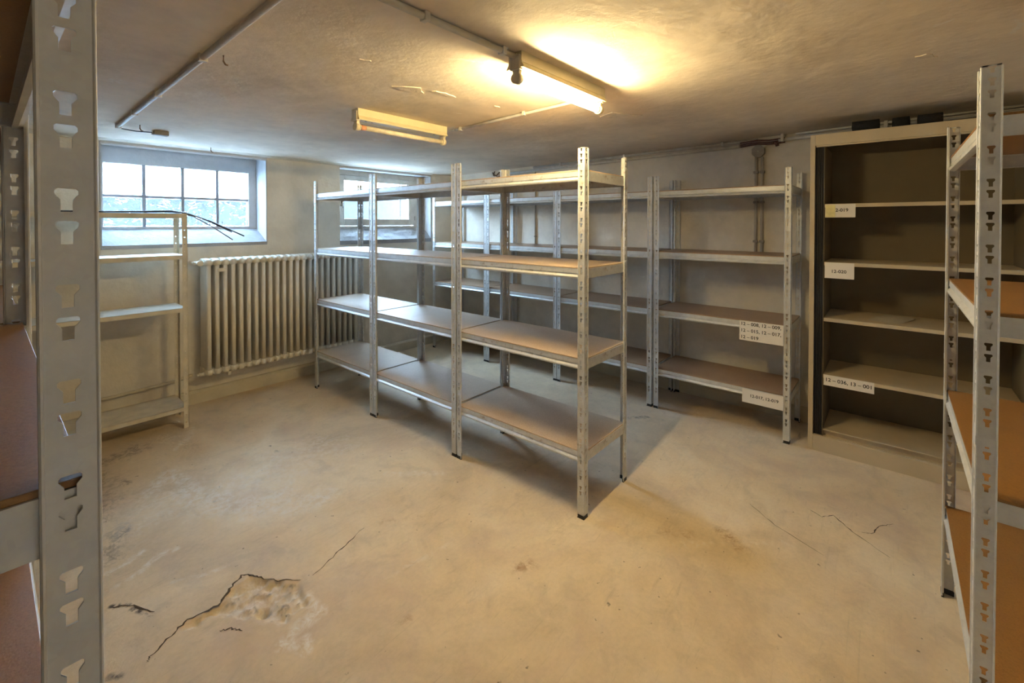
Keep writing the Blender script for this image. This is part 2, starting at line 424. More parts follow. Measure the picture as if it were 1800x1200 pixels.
WT = 2.36   # walls run up behind the ceiling
WX0, WX1, WZ0, WZ1 = .545, 1.658, 1.275, 2.030      # opening of the glass-block window
VX0, VX1, VZ0, VZ1 = 2.36, 3.54, 1.255, 2.015       # opening of the casement window
def wall_far(bm):
    a, b = Y1, Y1 + .30
    box(bm, X0 - .3, WX0, a, b, -.05, WT); box(bm, WX1, VX0, a, b, -.05, WT); box(bm, VX1, X1 + .3, a, b, -.05, WT)
    box(bm, WX0, WX1, a, b, -.05, WZ0); box(bm, WX0, WX1, a, b, WZ1, WT)
    box(bm, VX0, VX1, a, b, -.05, VZ0); box(bm, VX0, VX1, a, b, VZ1, WT)
struct('wall_far', 'wall', wall_far)
struct('wall_right', 'wall', lambda bm: box(bm, X1, X1 + .3, Y0 - .3, Y1, -.05, WT))
struct('wall_left', 'wall_dark', lambda bm: box(bm, X0 - .3, X0, Y0 - .3, Y1, -.05, WT))
struct('wall_back', 'wall_white', lambda bm: box(bm, X0, X1, Y0 - .3, Y0, -.05, WT))
struct('baseboard_far', 'base', lambda bm: prism(bm, [(4.26, 0), (4.205, 0), (4.205, .085), (4.222, .10), (4.26, .10)], 'x', X0, X1))
struct('baseboard_right', 'base', lambda bm: prism(bm, [(3.91, 0), (3.872, 0), (3.872, .085), (3.888, .10), (3.91, .10)], 'y', .42, 4.205))

# reveals: sloping sills, white linings, lintel trims
def sill1(bm):
    prism(bm, [(4.243, 1.25), (4.243, 1.277), (4.47, 1.392), (4.47, 1.25)], 'x', WX0, WX1)
struct('trim_1', 'sill', sill1)
def lining1(bm):
    box(bm, WX1 - .006, WX1 + .004, 4.246, 4.47, 1.27, 2.03); box(bm, WX0 - .004, WX0 + .006, 4.246, 4.47, 1.27, 2.03)
    prism(bm, [(4.240, 2.045), (4.240, 2.006), (4.252, 1.996), (4.30, 2.018), (4.47, 2.022), (4.47, 2.045)], 'x', WX0, WX1)
struct('trim_2', 'reveal', lining1)
def sill2(bm):
    n = 26; rows = []
    for i in range(n + 1):
        x = VX0 + (VX1 - VX0) * i / n; row = []
        for j, (y, z) in enumerate(((4.246, 1.22), (4.246, 1.262), (4.285, 1.30), (4.325, 1.335), (4.36, 1.362), (4.39, 1.385), (4.41, 1.39), (4.41, 1.22))):
            w = .012 * mnoise.fractal(Vector((x * 7, j * 1.1, 2)), 1, 2, 3) if 1 < j < 6 else 0
            row.append(bm.verts.new((x, y - w * .7, z + w)))
        rows.append(row)
    for a, b in zip(rows, rows[1:]):
        for j in range(8): bm.faces.new((a[j], a[(j + 1) % 8], b[(j + 1) % 8], b[j]))
    bm.faces.new(rows[0]); bm.faces.new(rows[-1]); bmesh.ops.recalc_face_normals(bm, faces=bm.faces[:])
struct('trim_3', 'sill', sill2)
def lining2(bm):
    box(bm, VX1 - .006, VX1 + .004, 4.246, 4.43, 1.25, 2.015)
    prism(bm, [(4.242, 2.035), (4.242, 2.00), (4.43, 2.004), (4.43, 2.035)], 'x', VX0, VX1)
struct('trim_4', 'reveal', lining2)
struct('trim_5', 'wall', lambda bm: prism(bm, [(4.16, 2.05), (4.215, 2.028), (4.26, 2.018), (4.26, 2.06)], 'x', X0, 3.54))

# glass-block window
win1 = bpy.data.objects.new('window_1', None); COL.objects.link(win1); win1['kind'] = 'structure'
win1.location = (1.1, 4.5, 1.39)
BX = [.588, .843, 1.098, 1.350]; BW = [.233, .233, .231, .233]
BZ = [1.412, 1.658]; BH = [.226, .238]
def infill(bm):
    a, b = 4.468, 4.535
    box(bm, WX0, .588, a, b, 1.38, 2.03); box(bm, 1.588, WX1, a, b, 1.38, 2.03)
    box(bm, .588, 1.588, a, b, 1.896, 2.03); box(bm, .588, 1.588, a, b, 1.38, 1.412)
kept(part('surround', 'reveal', win1, infill))
def mort(bm):
    a, b = 4.476, 4.53
    for i in range(3): box(bm, BX[i] + BW[i], BX[i + 1], a, b, 1.412, 1.896)
    box(bm, .588, 1.588, a + .001, b - .001, BZ[0] + BH[0], BZ[1])
kept(part('mortar_grid', 'mortar', win1, mort))
for j in range(2):
    for i in range(4):
        def blk(bm, i=i, j=j):
            box(bm, BX[i], BX[i] + BW[i], 4.470, 4.530, BZ[j], BZ[j] + BH[j], 0, .012)
        kept(part('glass_block', 'block', win1, blk, True))
# casement window
win2 = bpy.data.objects.new('window_2', None); COL.objects.link(win2); win2['kind'] = 'structure'
win2.location = (2.95, 4.42, 1.40)
def frame_rect(bm, x0, x1, z0, z1, l, r, t, bt, y0, y1, bev=.003):
    box(bm, x0, x0 + l, y0, y1, z0, z1, 0, bev); box(bm, x1 - r, x1, y0, y1, z0, z1, 0, bev)
    box(bm, x0 + l, x1 - r, y0, y1, z1 - t, z1, 0, bev); box(bm, x0 + l, x1 - r, y0, y1, z0, z0 + bt, 0, bev)
kept(part('outer_frame', 'frame', win2, lambda bm: frame_rect(bm, VX0, VX1, 1.38, 2.01, .07, .135, .06, .03, 4.405, 4.47)))
kept(part('casement', 'frame', win2, lambda bm: frame_rect(bm, 2.425, 3.402, 1.418, 1.948, .064, .08, .052, .07, 4.392, 4.44)))
kept(part('glass_pane', 'pane', win2, lambda bm: box(bm, 2.489, 3.322, 4.414, 4.419, 1.488, 1.896)))
kept(part('glazing_bar', 'frame', win2, lambda bm: box(bm, 3.205, 3.215, 4.411, 4.423, 1.488, 1.896)))
for z in (1.50, 1.86): kept(part('hinge', 'steel', win2, lambda bm, z=z: tube(bm, [(3.405, 4.388, z - .025), (3.405, 4.388, z + .025)], .007, 8)))
kept(part('latch', 'steel', win2, lambda bm: (box(bm, 2.44, 2.47, 4.382, 4.394, 1.62, 1.70, 0, .003), tube(bm, [(2.455, 4.39, 1.66), (2.455, 4.36, 1.655), (2.455, 4.355, 1.60)], .006, 8))))

# the light well outside both windows
M['bounce_ground'] = simple('pale_bounce_ground', (.72, .73, .74), .9, 0, .15, 40, .5)  # unseen ground made pale to bounce sky light up to the ceiling
struct('outside_ground', 'bounce_ground', lambda bm: box(bm, -2.5, 7.0, 4.55, 7.4, .9, 1.27))
struct('outside_wall', 'concrete', lambda bm: (box(bm, -2.5, 2.15, 5.45, 5.75, 1.20, 1.70), box(bm, -2.5, 2.15, 5.40, 5.80, 1.70, 1.74, 0, .01), box(bm, 2.15, 7.0, 5.45, 5.75, 1.20, 1.86), box(bm, 2.15, 7.0, 5.40, 5.80, 1.86, 1.90, 0, .01)))

# ------------------------------------------------------------------ boltless racks
PW = .034; PT = .0018
def thicken(bm, fs, d):
    r = bmesh.ops.extrude_face_region(bm, geom=fs)
    bmesh.ops.translate(bm, verts=[e for e in r['geom'] if isinstance(e, bmesh.types.BMVert)], vec=d)
    bmesh.ops.recalc_face_normals(bm, faces=bm.faces[:])
SLOTS = [1.794, 1.764, 1.736] + [z for k in range(-1, 20) for z in (1.607 - .0767 * k, 1.581 - .0767 * k)]
def build_post():
    bm = bmesh.new(); c = .0185; hw, sw, hh = .0070, .0036, .0185
    def flange(T):
        V = {}
        def v(x, z):
            k = (round(x, 5), round(z, 5))
            if k not in V: V[k] = bm.verts.new(T(x, z))
            return V[k]
        def F(*ps):
            f = bm.faces.new([v(*p) for p in ps]); return f
        zs = sorted(SLOTS); xs = (.0022, PW); prev = [(xs[0], .006), (xs[1], .006)]
        for zc in zs:
            zb, zt = zc - hh / 2, zc + hh / 2
            low = [(xs[0], zb), (c - sw, zb), (c + sw, zb), (xs[1], zb)]
            F(*(prev + low[::-1])) if len(prev) == 2 else F(*(prev + low[::-1]))
            F((xs[0], zb), (c - sw, zb), (c - sw, zt - .0088), (c - hw, zt - .0045), (c - hw, zt - .0015), (c - hw + .0015, zt), (xs[0], zt))
            F((xs[1], zb), (xs[1], zt), (c + hw - .0015, zt), (c + hw, zt - .0015), (c + hw, zt - .0045), (c + sw, zt - .0088), (c + sw, zb))
            prev = [(xs[0], zt), (c - hw + .0015, zt), (c + hw - .0015, zt), (xs[1], zt)]
        F(*(prev + [(xs[1], 1.8), (xs[0], 1.8)]))
        zz = [.006] + [z for zc in zs for z in (zc - hh / 2, zc + hh / 2)] + [1.8]
        return zz
    def solid(T, d):
        n0 = len(bm.faces); zz = flange(T)
        fs = [f for f in bm.faces[:]][n0:]
        thicken(bm, fs, d); return zz
    solid(lambda x, z: (x, 0, z), (0, PT, 0)); solid(lambda x, z: (0, x, z), (PT, 0, 0))
    z0, z1 = .006, 1.8
    prism(bm, [(.0024, 0), (.0010, -.0006), (0, -.0004), (-.0004, 0), (-.0006, .0010), (0, .0024), (PT, .0024), (.0024, PT)], 'z', z0, z1)
    hem = [(PW - .0012, 0), (PW - .0008, -.0016), (PW + .0008, -.0024), (PW + .0022, -.0016), (PW + .0024, .0008), (PW + .0012, .0052), (PW - .0002, .0052), (PW - .0002, PT), (PW - .0012, PT)]
    prism(bm, hem, 'z', z0, z1); prism(bm, [(q, p) for p, q in hem], 'z', z0, z1)
    me = bpy.data.meshes.new('post'); bm.to_mesh(me); bm.free(); return me
POST = build_post()
def mesh_of(name, fn):
    bm = bmesh.new(); fn(bm); me = bpy.data.meshes.new(name); bm.normal_update(); bm.to_mesh(me); bm.free(); return me
def foot_fn(bm):
    prism(bm, [(-.0015, -.0015), (PW + .002, -.0015), (PW + .002, .0065), (.0065, .0065), (.0065, PW + .002), (-.0015, PW + .002)], 'z', 0, .018)
FOOT = mesh_of('foot', foot_fn)
def sleeve_fn(bm):
    prism(bm, [(-.001, -.001), (PW + .001, -.001), (PW + .001, .001), (.001, .001), (.001, PW + .001), (-.001, PW + .001)], 'z', .912, .934)
SLEEVE = mesh_of('joint_sleeve', sleeve_fn)
_cache = {}
BEAM_PROF = [(0, 0), (0, -.0235), (.0035, -.0255), (.0035, -.0290), (-.0050, -.0360), (-.0075, -.0400), (-.0055, -.0475), (.002, -.050), (.011, -.050), (.011, -.047),
             (.0045, -.045), (.0045, -.001), (.014, -.001), (.014, 0)]
def beam_mesh(L, fancy):
    k = ('b', round(L, 4), fancy)
    if k not in _cache:
        def fn(bm):
            prof = BEAM_PROF if fancy else [(0, 0), (0, -.047), (.010, -.047), (.010, -.044), (.002, -.044), (.002, -.002), (.014, -.002), (.014, 0)]
            prism(bm, prof, 'x', 0, L)
            if fancy: box(bm, L / 2 - .0015, L / 2 + .0015, -.0085, -.004, -.043, -.037)
        _cache[k] = mesh_of('beam', fn)
    return _cache[k]
def board_mesh(Wd, D):
    k = ('p', round(Wd, 4), round(D, 4))
    if k not in _cache: _cache[k] = mesh_of('board', lambda bm: box(bm, .0055, Wd - .0055, .0095, D - .0095, 0, .0065, 0, .0008))
    return _cache[k]
LV = [1.697, 1.222, .779, .325]
RK = 'galvanised boltless racks'
def rack(label, origin, rotz, Wd, D, levels=LV, metal='galv', bd='board'):
    t = thing('shelving_rack', label, 'shelving rack', (origin[0], origin[1], 0), rotz, None)
    mt = M[metal]
    def put(me, name, mat, loc, rz=0, par=t):
        o = link(me, name, None, par, loc=loc, rotz=rz)
        if not me.materials: me.materials.append(mat)
        if me.materials[0] != mat: o.material_slots[0].link = 'OBJECT'; o.material_slots[0].material = mat
        return o
    for (x, y, a) in ((0, 0, 0), (Wd, 0, 90), (Wd, D, 180), (0, D, 270)):
        p = put(POST, 'post', mt, (x, y, 0), R(a))
        put(FOOT, 'foot', M['black'], (0, 0, 0), 0, p)
        put(SLEEVE, 'joint_sleeve', mt, (0, 0, 0), 0, p)
    i = .0030
    for k, z in enumerate(levels):
        zb = z - .0065
        put(beam_mesh(Wd - 2 * i, True), 'long_beam', mt, (i, .0105, zb)); put(beam_mesh(Wd - 2 * i, True), 'long_beam', mt, (Wd - i, D - .0105, zb), R(180))
        put(beam_mesh(D - 2 * i, False), 'side_beam', mt, (Wd - i, i, zb), R(90)); put(beam_mesh(D - 2 * i, False), 'side_beam', mt, (i, D - i, zb), R(270))
        put(board_mesh(Wd, D), 'shelf_board', M[bd], (0, 0, zb))
    return t
D0 = .456
for k, (lab, mt) in enumerate((('galvanised rack at the camera end of the free-standing middle row', 'galv_rust'),
                               ('galvanised rack standing between two others in the free-standing middle row', 'galv'),
                               ('galvanised rack at the radiator end of the free-standing middle row', 'galv'))):
    rack(lab, (1.886 + D0, 1.128 + .905 * k), R(90), .894, D0, LV, mt)
for lab, y0, y1 in (('galvanised rack by the right wall, next to the beige cabinet, with two paper labels', .508, 1.416),
                    ('galvanised rack by the right wall, second from the beige cabinet', 1.436, 2.325),
                    ('galvanised rack by the right wall, third from the beige cabinet', 2.332, 3.205),
                    ('galvanised rack in the far corner, fourth from the beige cabinet', 3.210, 4.06)):
    rack(lab, (3.410 + D0, y0), R(90), y1 - y0, D0, [1.690, 1.222, .772, .312], 'galv', 'board_dusty')
rack('galvanised rack at the right edge of the photo, standing in front of the cabinet', (1.531, -.1496 - .45), 0, .8995, .45, [1.690, 1.226, .795, .345], 'galv', 'board_brown_shaded')
rack('close galvanised rack at the left edge with one big slotted post', (.0625, .500), R(90), .90, D0, [1.690, 1.227, .775, .325], 'galv', 'board_brown_shaded')
rack('dark galvanised rack hidden behind the close one at the left edge', (.0625, 1.405), R(90), .90, D0, [1.690, 1.227, .775, .325], 'galv', 'board_brown_shaded')

# ------------------------------------------------------------------ labels with writing
def text_mesh(lines, width, size=None, gap=1.25, align='LEFT'):
    cu = bpy.data.curves.new('txt', 'FONT'); cu.body = '\n'.join(lines); cu.align_x = align; cu.space_line = gap; cu.offset = .016
    ob = bpy.data.objects.new('txt', cu); COL.objects.link(ob)
    dg = bpy.context.evaluated_depsgraph_get(); dg.update()
    me = bpy.data.meshes.new_from_object(ob.evaluated_get(dg)); bpy.data.objects.remove(ob); bpy.data.curves.remove(cu)
    co = np.array([v.co[:] for v in me.vertices]); mn, mx = co.min(0), co.max(0)
    s = width / (mx[0] - mn[0]); return me, s, mn, mx
def paper_label(label, x, y_left, z_top, w, h, lines, tw, off=(0, 0), tilt=0, tape=False, sy=1.0, gap=1.25):
    """a card on a plane facing -X; the writing runs towards -Y"""
    bm = bmesh.new(); box(bm, 0, w, -h, 0, 0, .0008)
    me, s, mn, mx = text_mesh(lines, tw, gap=gap)
    base = len(bm.verts); th = (mx[1] - mn[1]) * s * sy
    ox = (w - tw) / 2 + off[0]; oy = -(h - th) / 2 + off[1]
    vs = [bm.verts.new((ox + (v.co.x - mn[0]) * s, oy + (v.co.y - mx[1]) * s * sy, .0011)) for v in me.vertices]
    for p in me.polygons:
        try: f = bm.faces.new([vs[i] for i in p.vertices]); f.material_index = 1
        except ValueError: pass
    o = finish(bm, 'paper_label', ['paper', 'ink'])
    rot = Matrix(((0, 0, -1), (-1, 0, 0), (0, 1, 0))).to_4x4()
    o.matrix_world = Matrix.Translation((x, y_left, z_top)) @ rot @ Matrix.Rotation(tilt, 4, 'Z')
    if tape:
        part('tape', 'tape', o, lambda bm: box(bm, .002, w * .34, -h * .98, -.004, .0012, .0020))
    return tag(o, label, 'label', None)
LX = 3.4035
paper_label('white card reading 12-008 to 12-019 in three lines on the rack beside the cabinet', LX, .806, .771, .262, .134,
            ['12 – 008, 12 – 009,', '12 – 015, 12 – 017,', '12 – 019'], .236, (0, .002), 0, gap=1.45)
paper_label('white card reading 12-017, 12-019 on the lowest shelf of the rack beside the cabinet', LX, .786, .306, .245, .094, ['12-017, 12-019'], .165, (.012, .004))
CXF = 3.4455
paper_label('card reading 12-019 with shiny tape on the top shelf of the cabinet', CXF, .331, 1.556, .150, .082, ['12-019'], .072, (.004, .004), 0, True)
paper_label('card reading 12-020 on the second shelf of the cabinet', CXF, .331, 1.194, .147, .098, ['12-020'], .072, (0, -.005))
paper_label('long card reading 12-036, 13-001 on the fourth shelf of the cabinet', CXF, .331, .489, .247, .066, ['12 – 036, 13 – 001'], .222, (0, .002))

# ------------------------------------------------------------------ steel cabinet
CX, CB = 3.432, 3.862; CY0, CY1 = -.592, .410; CH = 1.994
cab = thing('steel_cabinet', 'open beige steel cabinet with four shelves standing beside the right wall racks', 'cabinet', (3.65, -.09, 0))
def body(bm):
    box(bm, CX, CX + .018, .384, CY1, 0, CH, 0, .002); box(bm, CX, CX + .018, CY0, CY0 + .026, 0, CH, 0, .002)      # stiles
    box(bm, CX, CX + .018, CY0 + .026, .384, 1.926, CH, 0, .002)                                                       # top rail
    box(bm, CX, CX + .018, CY0 + .026, .384, 0, .098, 0, .002)                                                         # bottom rail
    box(bm, CX + .018, CB, CY1 - .004, CY1, 0, CH); box(bm, CX + .018, CB, CY0, CY0 + .004, 0, CH)
    box(bm, CX + .018, CB, CY0 + .004, CY1 - .004, CH - .004, CH)
    box(bm, CX + .010, CX + .022, CY0 + .03, .38, 1.917, 1.926)
kept(part('body', 'cab', cab, body))
kept(part('back_panel', 'cab_in', cab, lambda bm: box(bm, CB - .004, CB, CY0 + .004, CY1 - .004, 0, CH - .004)))
kept(part('side_lining', 'cab_in', cab, lambda bm: box(bm, CX + .012, CB - .004, .3345, .3375, .098, 1.924)))
kept(part('side_lining', 'cab_in', cab, lambda bm: box(bm, CX + .012, CB - .004, -.5205, -.5175, .098, 1.924)))
def shut(y0, y1):
    def fn(bm):
        n = 5
        for i in range(n):
            a = y0 + (y1 - y0) * i / n; box(bm, CX + .018, CX + .030, a, a + (y1 - y0) / n - .001, .10, 1.924, 0, .002)
    return fn
kept(part('shutter', 'cab_dark', cab, shut(.338, .384))); kept(part('shutter', 'cab_dark', cab, shut(-.566, -.521)))
def tray(z, lip=.022):
    def fn(bm):
        box(bm, CX + .022, CB - .006, -.517, .334, z - .003, z); box(bm, CX + .014, CX + .022, -.517, .334, z - lip, z, 0, .002)
        box(bm, CX + .022, CX + .026, -.517, .334, z - lip, z - lip + .003)
    return fn
for z in (1.558, 1.196, .845, .488): kept(part('shelf', 'cab', cab, tray(z)))
def bottom(bm):
    box(bm, CX + .018, CB - .006, -.517, .334, .135, .140); box(bm, CX + .018, CX + .05, -.517, .384, .094, .099); box(bm, CX + .046, CX + .050, -.517, .334, .094, .140)
kept(part('bottom_shelf', 'cab', cab, bottom))
kept(part('lock_stop', 'cab', cab, lambda bm: tube(bm, [(CX + .004, .21, .085), (CX - .010, .21, .085)], .010, 12)))
def sheet(bm):
    rnd = random.Random(4)
    for i in range(5):
        x, y, a = 3.53 + i * .038, .12 - i * .014, R(rnd.uniform(-14, 14)); c, s = math.cos(a), math.sin(a)
        vs = [bm.verts.new((x + c * p - s * q, y + s * p + c * q, .8462 + i * .0012)) for p, q in ((0, 0), (.10, 0), (.10, -.15), (0, -.15))]
        r = bmesh.ops.extrude_face_region(bm, geom=[bm.faces.new(vs)])
        for e in r['geom']:
            if isinstance(e, bmesh.types.BMVert): e.co.z += .0006
    bmesh.ops.recalc_face_normals(bm, faces=bm.faces[:])
tag(part('paper_sheets', 'paper_sheet', None, sheet), 'fan of loose paper strips lying on the third shelf of the cabinet', 'paper')
for i, (y0, y1, x, lab) in enumerate(((.205, .075, 3.50, 'short black foam tube on top of the cabinet, nearest the junction box'),
                                    (.015, -.06, 3.52, 'stubby black foam tube in the middle of the cabinet top'),
                                    (-.095, -.20, 3.52, 'black foam tube on the cabinet top nearest the right foreground rack'))):
    def tb(bm, y0=y0, y1=y1, x=x):
        c = CH + .0335
        tube(bm, [(x, y0, c), (x + .004, (y0 + y1) / 2, c), (x, y1, c)], .033, 16)
        tube(bm, [(x, y0 + .001, c), (x, y0 + .0015, c)], .014, 12)
    tag(part('foam_tube', 'dark_foam', None, tb), lab, 'foam tube', 'foam tubes on the cabinet')

# ------------------------------------------------------------------ radiator
RX, RY = 1.118, 4.125; PITCH = .0575; NSEC = 23
rad = thing('radiator', 'cream cast-iron column radiator under the windows on the far wall', 'radiator', (RX + PITCH * NSEC / 2, RY, .22))
def section(bm):
    def colm(y):
        prof = []
        for k in range(14):
            a = 2 * math.pi * k / 14; c_, s_ = math.cos(a), math.sin(a); prof.append((.0168 * math.copysign(abs(c_) ** .6, c_), y + .025 * math.copysign(abs(s_) ** .6, s_)))
        prism(bm, prof, 'z', .29, 1.12)
    [colm(y_) for y_ in (-.063, -.031, 0, .031, .063)]
    for z, s in ((1.128, 1), (.272, -1)):     # rounded heads joining the columns
        pts = []
        for k in range(9):
            a = math.pi * k / 8; pts.append((-.088 * math.cos(a) * (1 if k in (0, 8) else .98), z + s * (.012 + .022 * math.sin(a) ** .6)))
        prism(bm, [(-.088, z - s * .025)] + pts + [(.088, z - s * .025)], 'x', -.0215, .0215)
        tube(bm, [(-.0285, 0, z), (.0285, 0, z)], .026, 14)
        tube(bm, [(-.0285, -.06, z), (.0285, -.06, z)], .019, 12)
    es = [e for e in bm.edges if len(e.link_faces) == 2 and e.calc_face_angle(0) > .9 and max(abs(v.co.x) for v in e.verts) > .021 and max(abs(v.co.x) for v in e.verts) < .022]
    if es: bmesh.ops.bevel(bm, geom=es, offset=.006, segments=2, affect='EDGES')
SEC = mesh_of('section', section); SEC.materials.append(M['rad'])
for p in SEC.polygons: p.use_smooth = len(p.vertices) == 4
for i in range(NSEC):
    o = link(SEC, 'section', None, rad, loc=(RX + PITCH * (i + .5) - rad.location.x, 0, -rad.location.z))
kept(part('bracket', 'rad', rad, lambda bm: box(bm, RX + PITCH * 1.5, RX + PITCH * 2.5, RY - .092, RY - .080, 1.055, 1.085, 0, .004)))
def valve(bm):
    tube(bm, [(RX + .005, RY, 1.128), (RX - .05, RY, 1.128)], .013, 12)
    tube(bm, [(RX - .025, RY + .012, 1.128), (RX - .025, RY - .045, 1.128)], .015, 12)
    tube(bm, [(RX - .025, RY - .045, 1.128), (RX - .025, RY - .075, 1.128)], .021, 14)
    tube(bm, [(RX - .045, RY, 1.128), (RX - .045, RY + .11, 1.128)], .010, 10)
kept(part('valve', 'rad', rad, valve))
kept(part('bleed_plug', 'rad', rad, lambda bm: (tube(bm, [(RX + .005, RY - .05, .262), (RX - .035, RY - .05, .262)], .014, 10), tube(bm, [(RX - .035, RY - .05, .262), (RX - .05, RY - .05, .262)], .009, 8))))
def legs(x):
    return lambda bm: (box(bm, x - .012, x + .012, RY - .07, RY + .07, .215, .245, 0, .004), box(bm, x - .012, x + .012, RY + .05, 4.248, .215, .24, 0, .003))
for x in (RX + PITCH * 3, RX + PITCH * 19): kept(part('wall_bracket', 'rad', rad, legs(x)))
tag(part('heating_pipe', 'pipe_wall', None, lambda bm: (tube(bm, [(X0 + .01, 4.228, .195), (.60, 4.228, .195), (.965, 4.228, .208), (1.045, 4.222, .228), (1.075, 4.20, .238)], .012, 12),)),
    'thin painted heating pipe running along the far wall behind the cream rack', 'pipe')

# ------------------------------------------------------------------ cream perforated-angle rack under the window
wr = thing('angle_rack', 'cream painted slotted-angle rack standing under the glass-block window', 'shelving rack', (.44, 3.91, 0))
AX0, AX1, AY0, AY1, AH = -.06, .938, 3.763, 4.075, 1.506
def angle(cx, cy, sx, sy):
    def fn(bm):
        w, t = .030, .002
        def flange(T):
            zc = [.04 + .05 * i for i in range(int((AH - .06) / .05))]
            prev = 0.0; r = .0042; c = .016
            def Q(a, b, z0, z1): bm.faces.new([bm.verts.new(T(x, z)) for x, z in ((a, z0), (b, z0), (b, z1), (a, z1))])
            for z in zc:
                Q(0, w, prev, z - r); Q(0, c - r, z - r, z + r); Q(c + r, w, z - r, z + r); prev = z + r
            Q(0, w, prev, AH)
        for T, d in ((lambda x, z: (cx + sx * x, cy, z), (0, sy * t, 0)), (lambda x, z: (cx, cy + sy * x, z), (sx * t, 0, 0))):
            n0 = len(bm.faces); flange(T); fs = bm.faces[:][n0:]
            vs = list({v for f in fs for v in f.verts}); bmesh.ops.remove_doubles(bm, verts=vs, dist=1e-5)
            thicken(bm, bm.faces[:][n0:], d)
    return fn
for cx, cy, sx, sy in ((AX1, AY0, -1, 1), (AX1 + .02, AY1, -1, -1), (AX0, AY0, 1, 1), (AX0, AY1, 1, -1)):
    kept(part('leg', 'cream', wr, angle(cx, cy, sx, sy)))
def pan(z, h=.030):
    def fn(bm):
        x0, x1, y0, y1 = AX0 + .003, AX1 - .003, AY0 + .003, AY1 - .003
        box(bm, x0, x1, y0, y1, z - .0015, z)
        box(bm, x0, x1, y0, y0 + .0015, z - h, z); box(bm, x0, x1, y1 - .0015, y1, z - h, z)
        box(bm, x0, x0 + .0015, y0, y1, z - h, z); box(bm, x1 - .0015, x1, y0, y1, z - h, z)
        box(bm, x0, x1, y0, y0 + .012, z - h, z - h + .0015)
    return fn
for z in (AH - .001, 1.216, .845, .148): kept(part('shelf', 'cream', wr, pan(z)))
for i, (pts, mt, fl, lab) in enumerate((
        ([(.20, 3.80, 1.512), (.48, 3.80, 1.512), (.692, 3.79, 1.516), (.847, 3.78, 1.524), (.946, 3.78, 1.507), (1.085, 3.775, 1.452), (1.196, 3.775, 1.397), (1.305, 3.77, 1.342)], 'cable_black', (.0065, .0045), 'longest black cable drooping off the top of the cream rack'),
        ([(.25, 3.84, 1.512), (.60, 3.84, 1.512), (.863, 3.84, 1.518), (.998, 3.85, 1.488), (1.124, 3.85, 1.408), (1.253, 3.85, 1.312)], 'cable_grey', (.008, .004), 'grey flat cable drooping lowest off the cream rack top'),
        ([(.30, 3.82, 1.511), (.70, 3.82, 1.514), (.90, 3.815, 1.518), (1.02, 3.81, 1.485), (1.12, 3.81, 1.435), (1.235, 3.81, 1.372)], 'cable_black', (.005, .004), 'shorter black cable drooping between two others off the cream rack top'))):
    fine = []
    for a, b in zip(pts, pts[1:]):
        for t in (0, .5): fine.append(tuple(a[q] + (b[q] - a[q]) * t for q in range(3)))
    fine.append(pts[-1])
    tag(part('cable', mt, None, lambda bm, fine=fine, fl=fl: tube(bm, fine, .005, 8, flat=fl)), lab, 'cable', 'cables on the cream rack')

# ------------------------------------------------------------------ ceiling lamps
def lamp(x0, y, lit, label):
    zc = ceil_z(y); L = .645; t = thing('batten_lamp', label, 'lamp', (x0 + L / 2, y, zc))
    def ho(bm):
        prism(bm, [(-.032, .004), (-.032, -.036), (-.034, -.037), (-.034, -.040), (-.032, -.041), (-.043, -.058), (-.041, -.063), (-.034, -.060), (.034, -.060), (.041, -.063), (.043, -.058), (.032, -.041), (.032, .004)], 'x', -L / 2, L / 2)
        box(bm, L / 2 - .03, L / 2 + .004, -.0325, .0325, -.044, .004, 0, .002)
    part('housing', 'housing', t, ho)
    ty, tz = -.004, -.098
    for s in (-1, 1):
        def hd(bm, s=s):
            x = s * (L / 2 - .008)
            box(bm, x - .009 - (.006 if s < 0 else 0), x + .009, -.026, .022, -.068, -.012, 0, .004)
            prism(bm, [(ty - .013, tz), (ty - .017, -.060), (ty + .017, -.060), (ty + .013, tz)], 'x', x - .009, x + .009)
            tube(bm, [(x - .012, ty, tz), (x + .012, ty, tz)], .0215, 18)
        part('lamp_holder', 'holder' if s < 0 and lit else 'holder_cream', t, hd)
    def tb(bm):
        tube(bm, [(-L / 2 + .018, ty, tz), (L / 2 - .018, ty, tz)], .0145, 18)
    tu = part('tube', 'tube_on' if lit else 'tube_off', t, tb)
    def caps(bm):
        for s in (-1, 1): tube(bm, [(s * (L / 2 - .030), ty, tz), (s * (L / 2 - .012), ty, tz)], .0152, 16)
        if not lit: pass
    part('tube_cap', 'steel' if lit else 'holder_cream', tu, caps)
    if not lit: part('orange_end', 'tube_end', tu, lambda bm: tube(bm, [(-L / 2 + .031, ty, tz), (-L / 2 + .062, ty, tz)], .0148, 16))
    part('screw', 'steel', t, lambda bm: [tube(bm, [(x, -.012, -.0595), (x, -.012, -.063)], .006, 10) for x in (-L / 2 + .06, -L / 2 + .10, L / 2 - .09)])
    return t
lamp(1.335, 1.105, True, 'lit fluorescent batten lamp on the ceiling with a glowing tube')
lamp(1.350, 2.265, False, 'unlit cream batten lamp on the ceiling with an orange tube end')

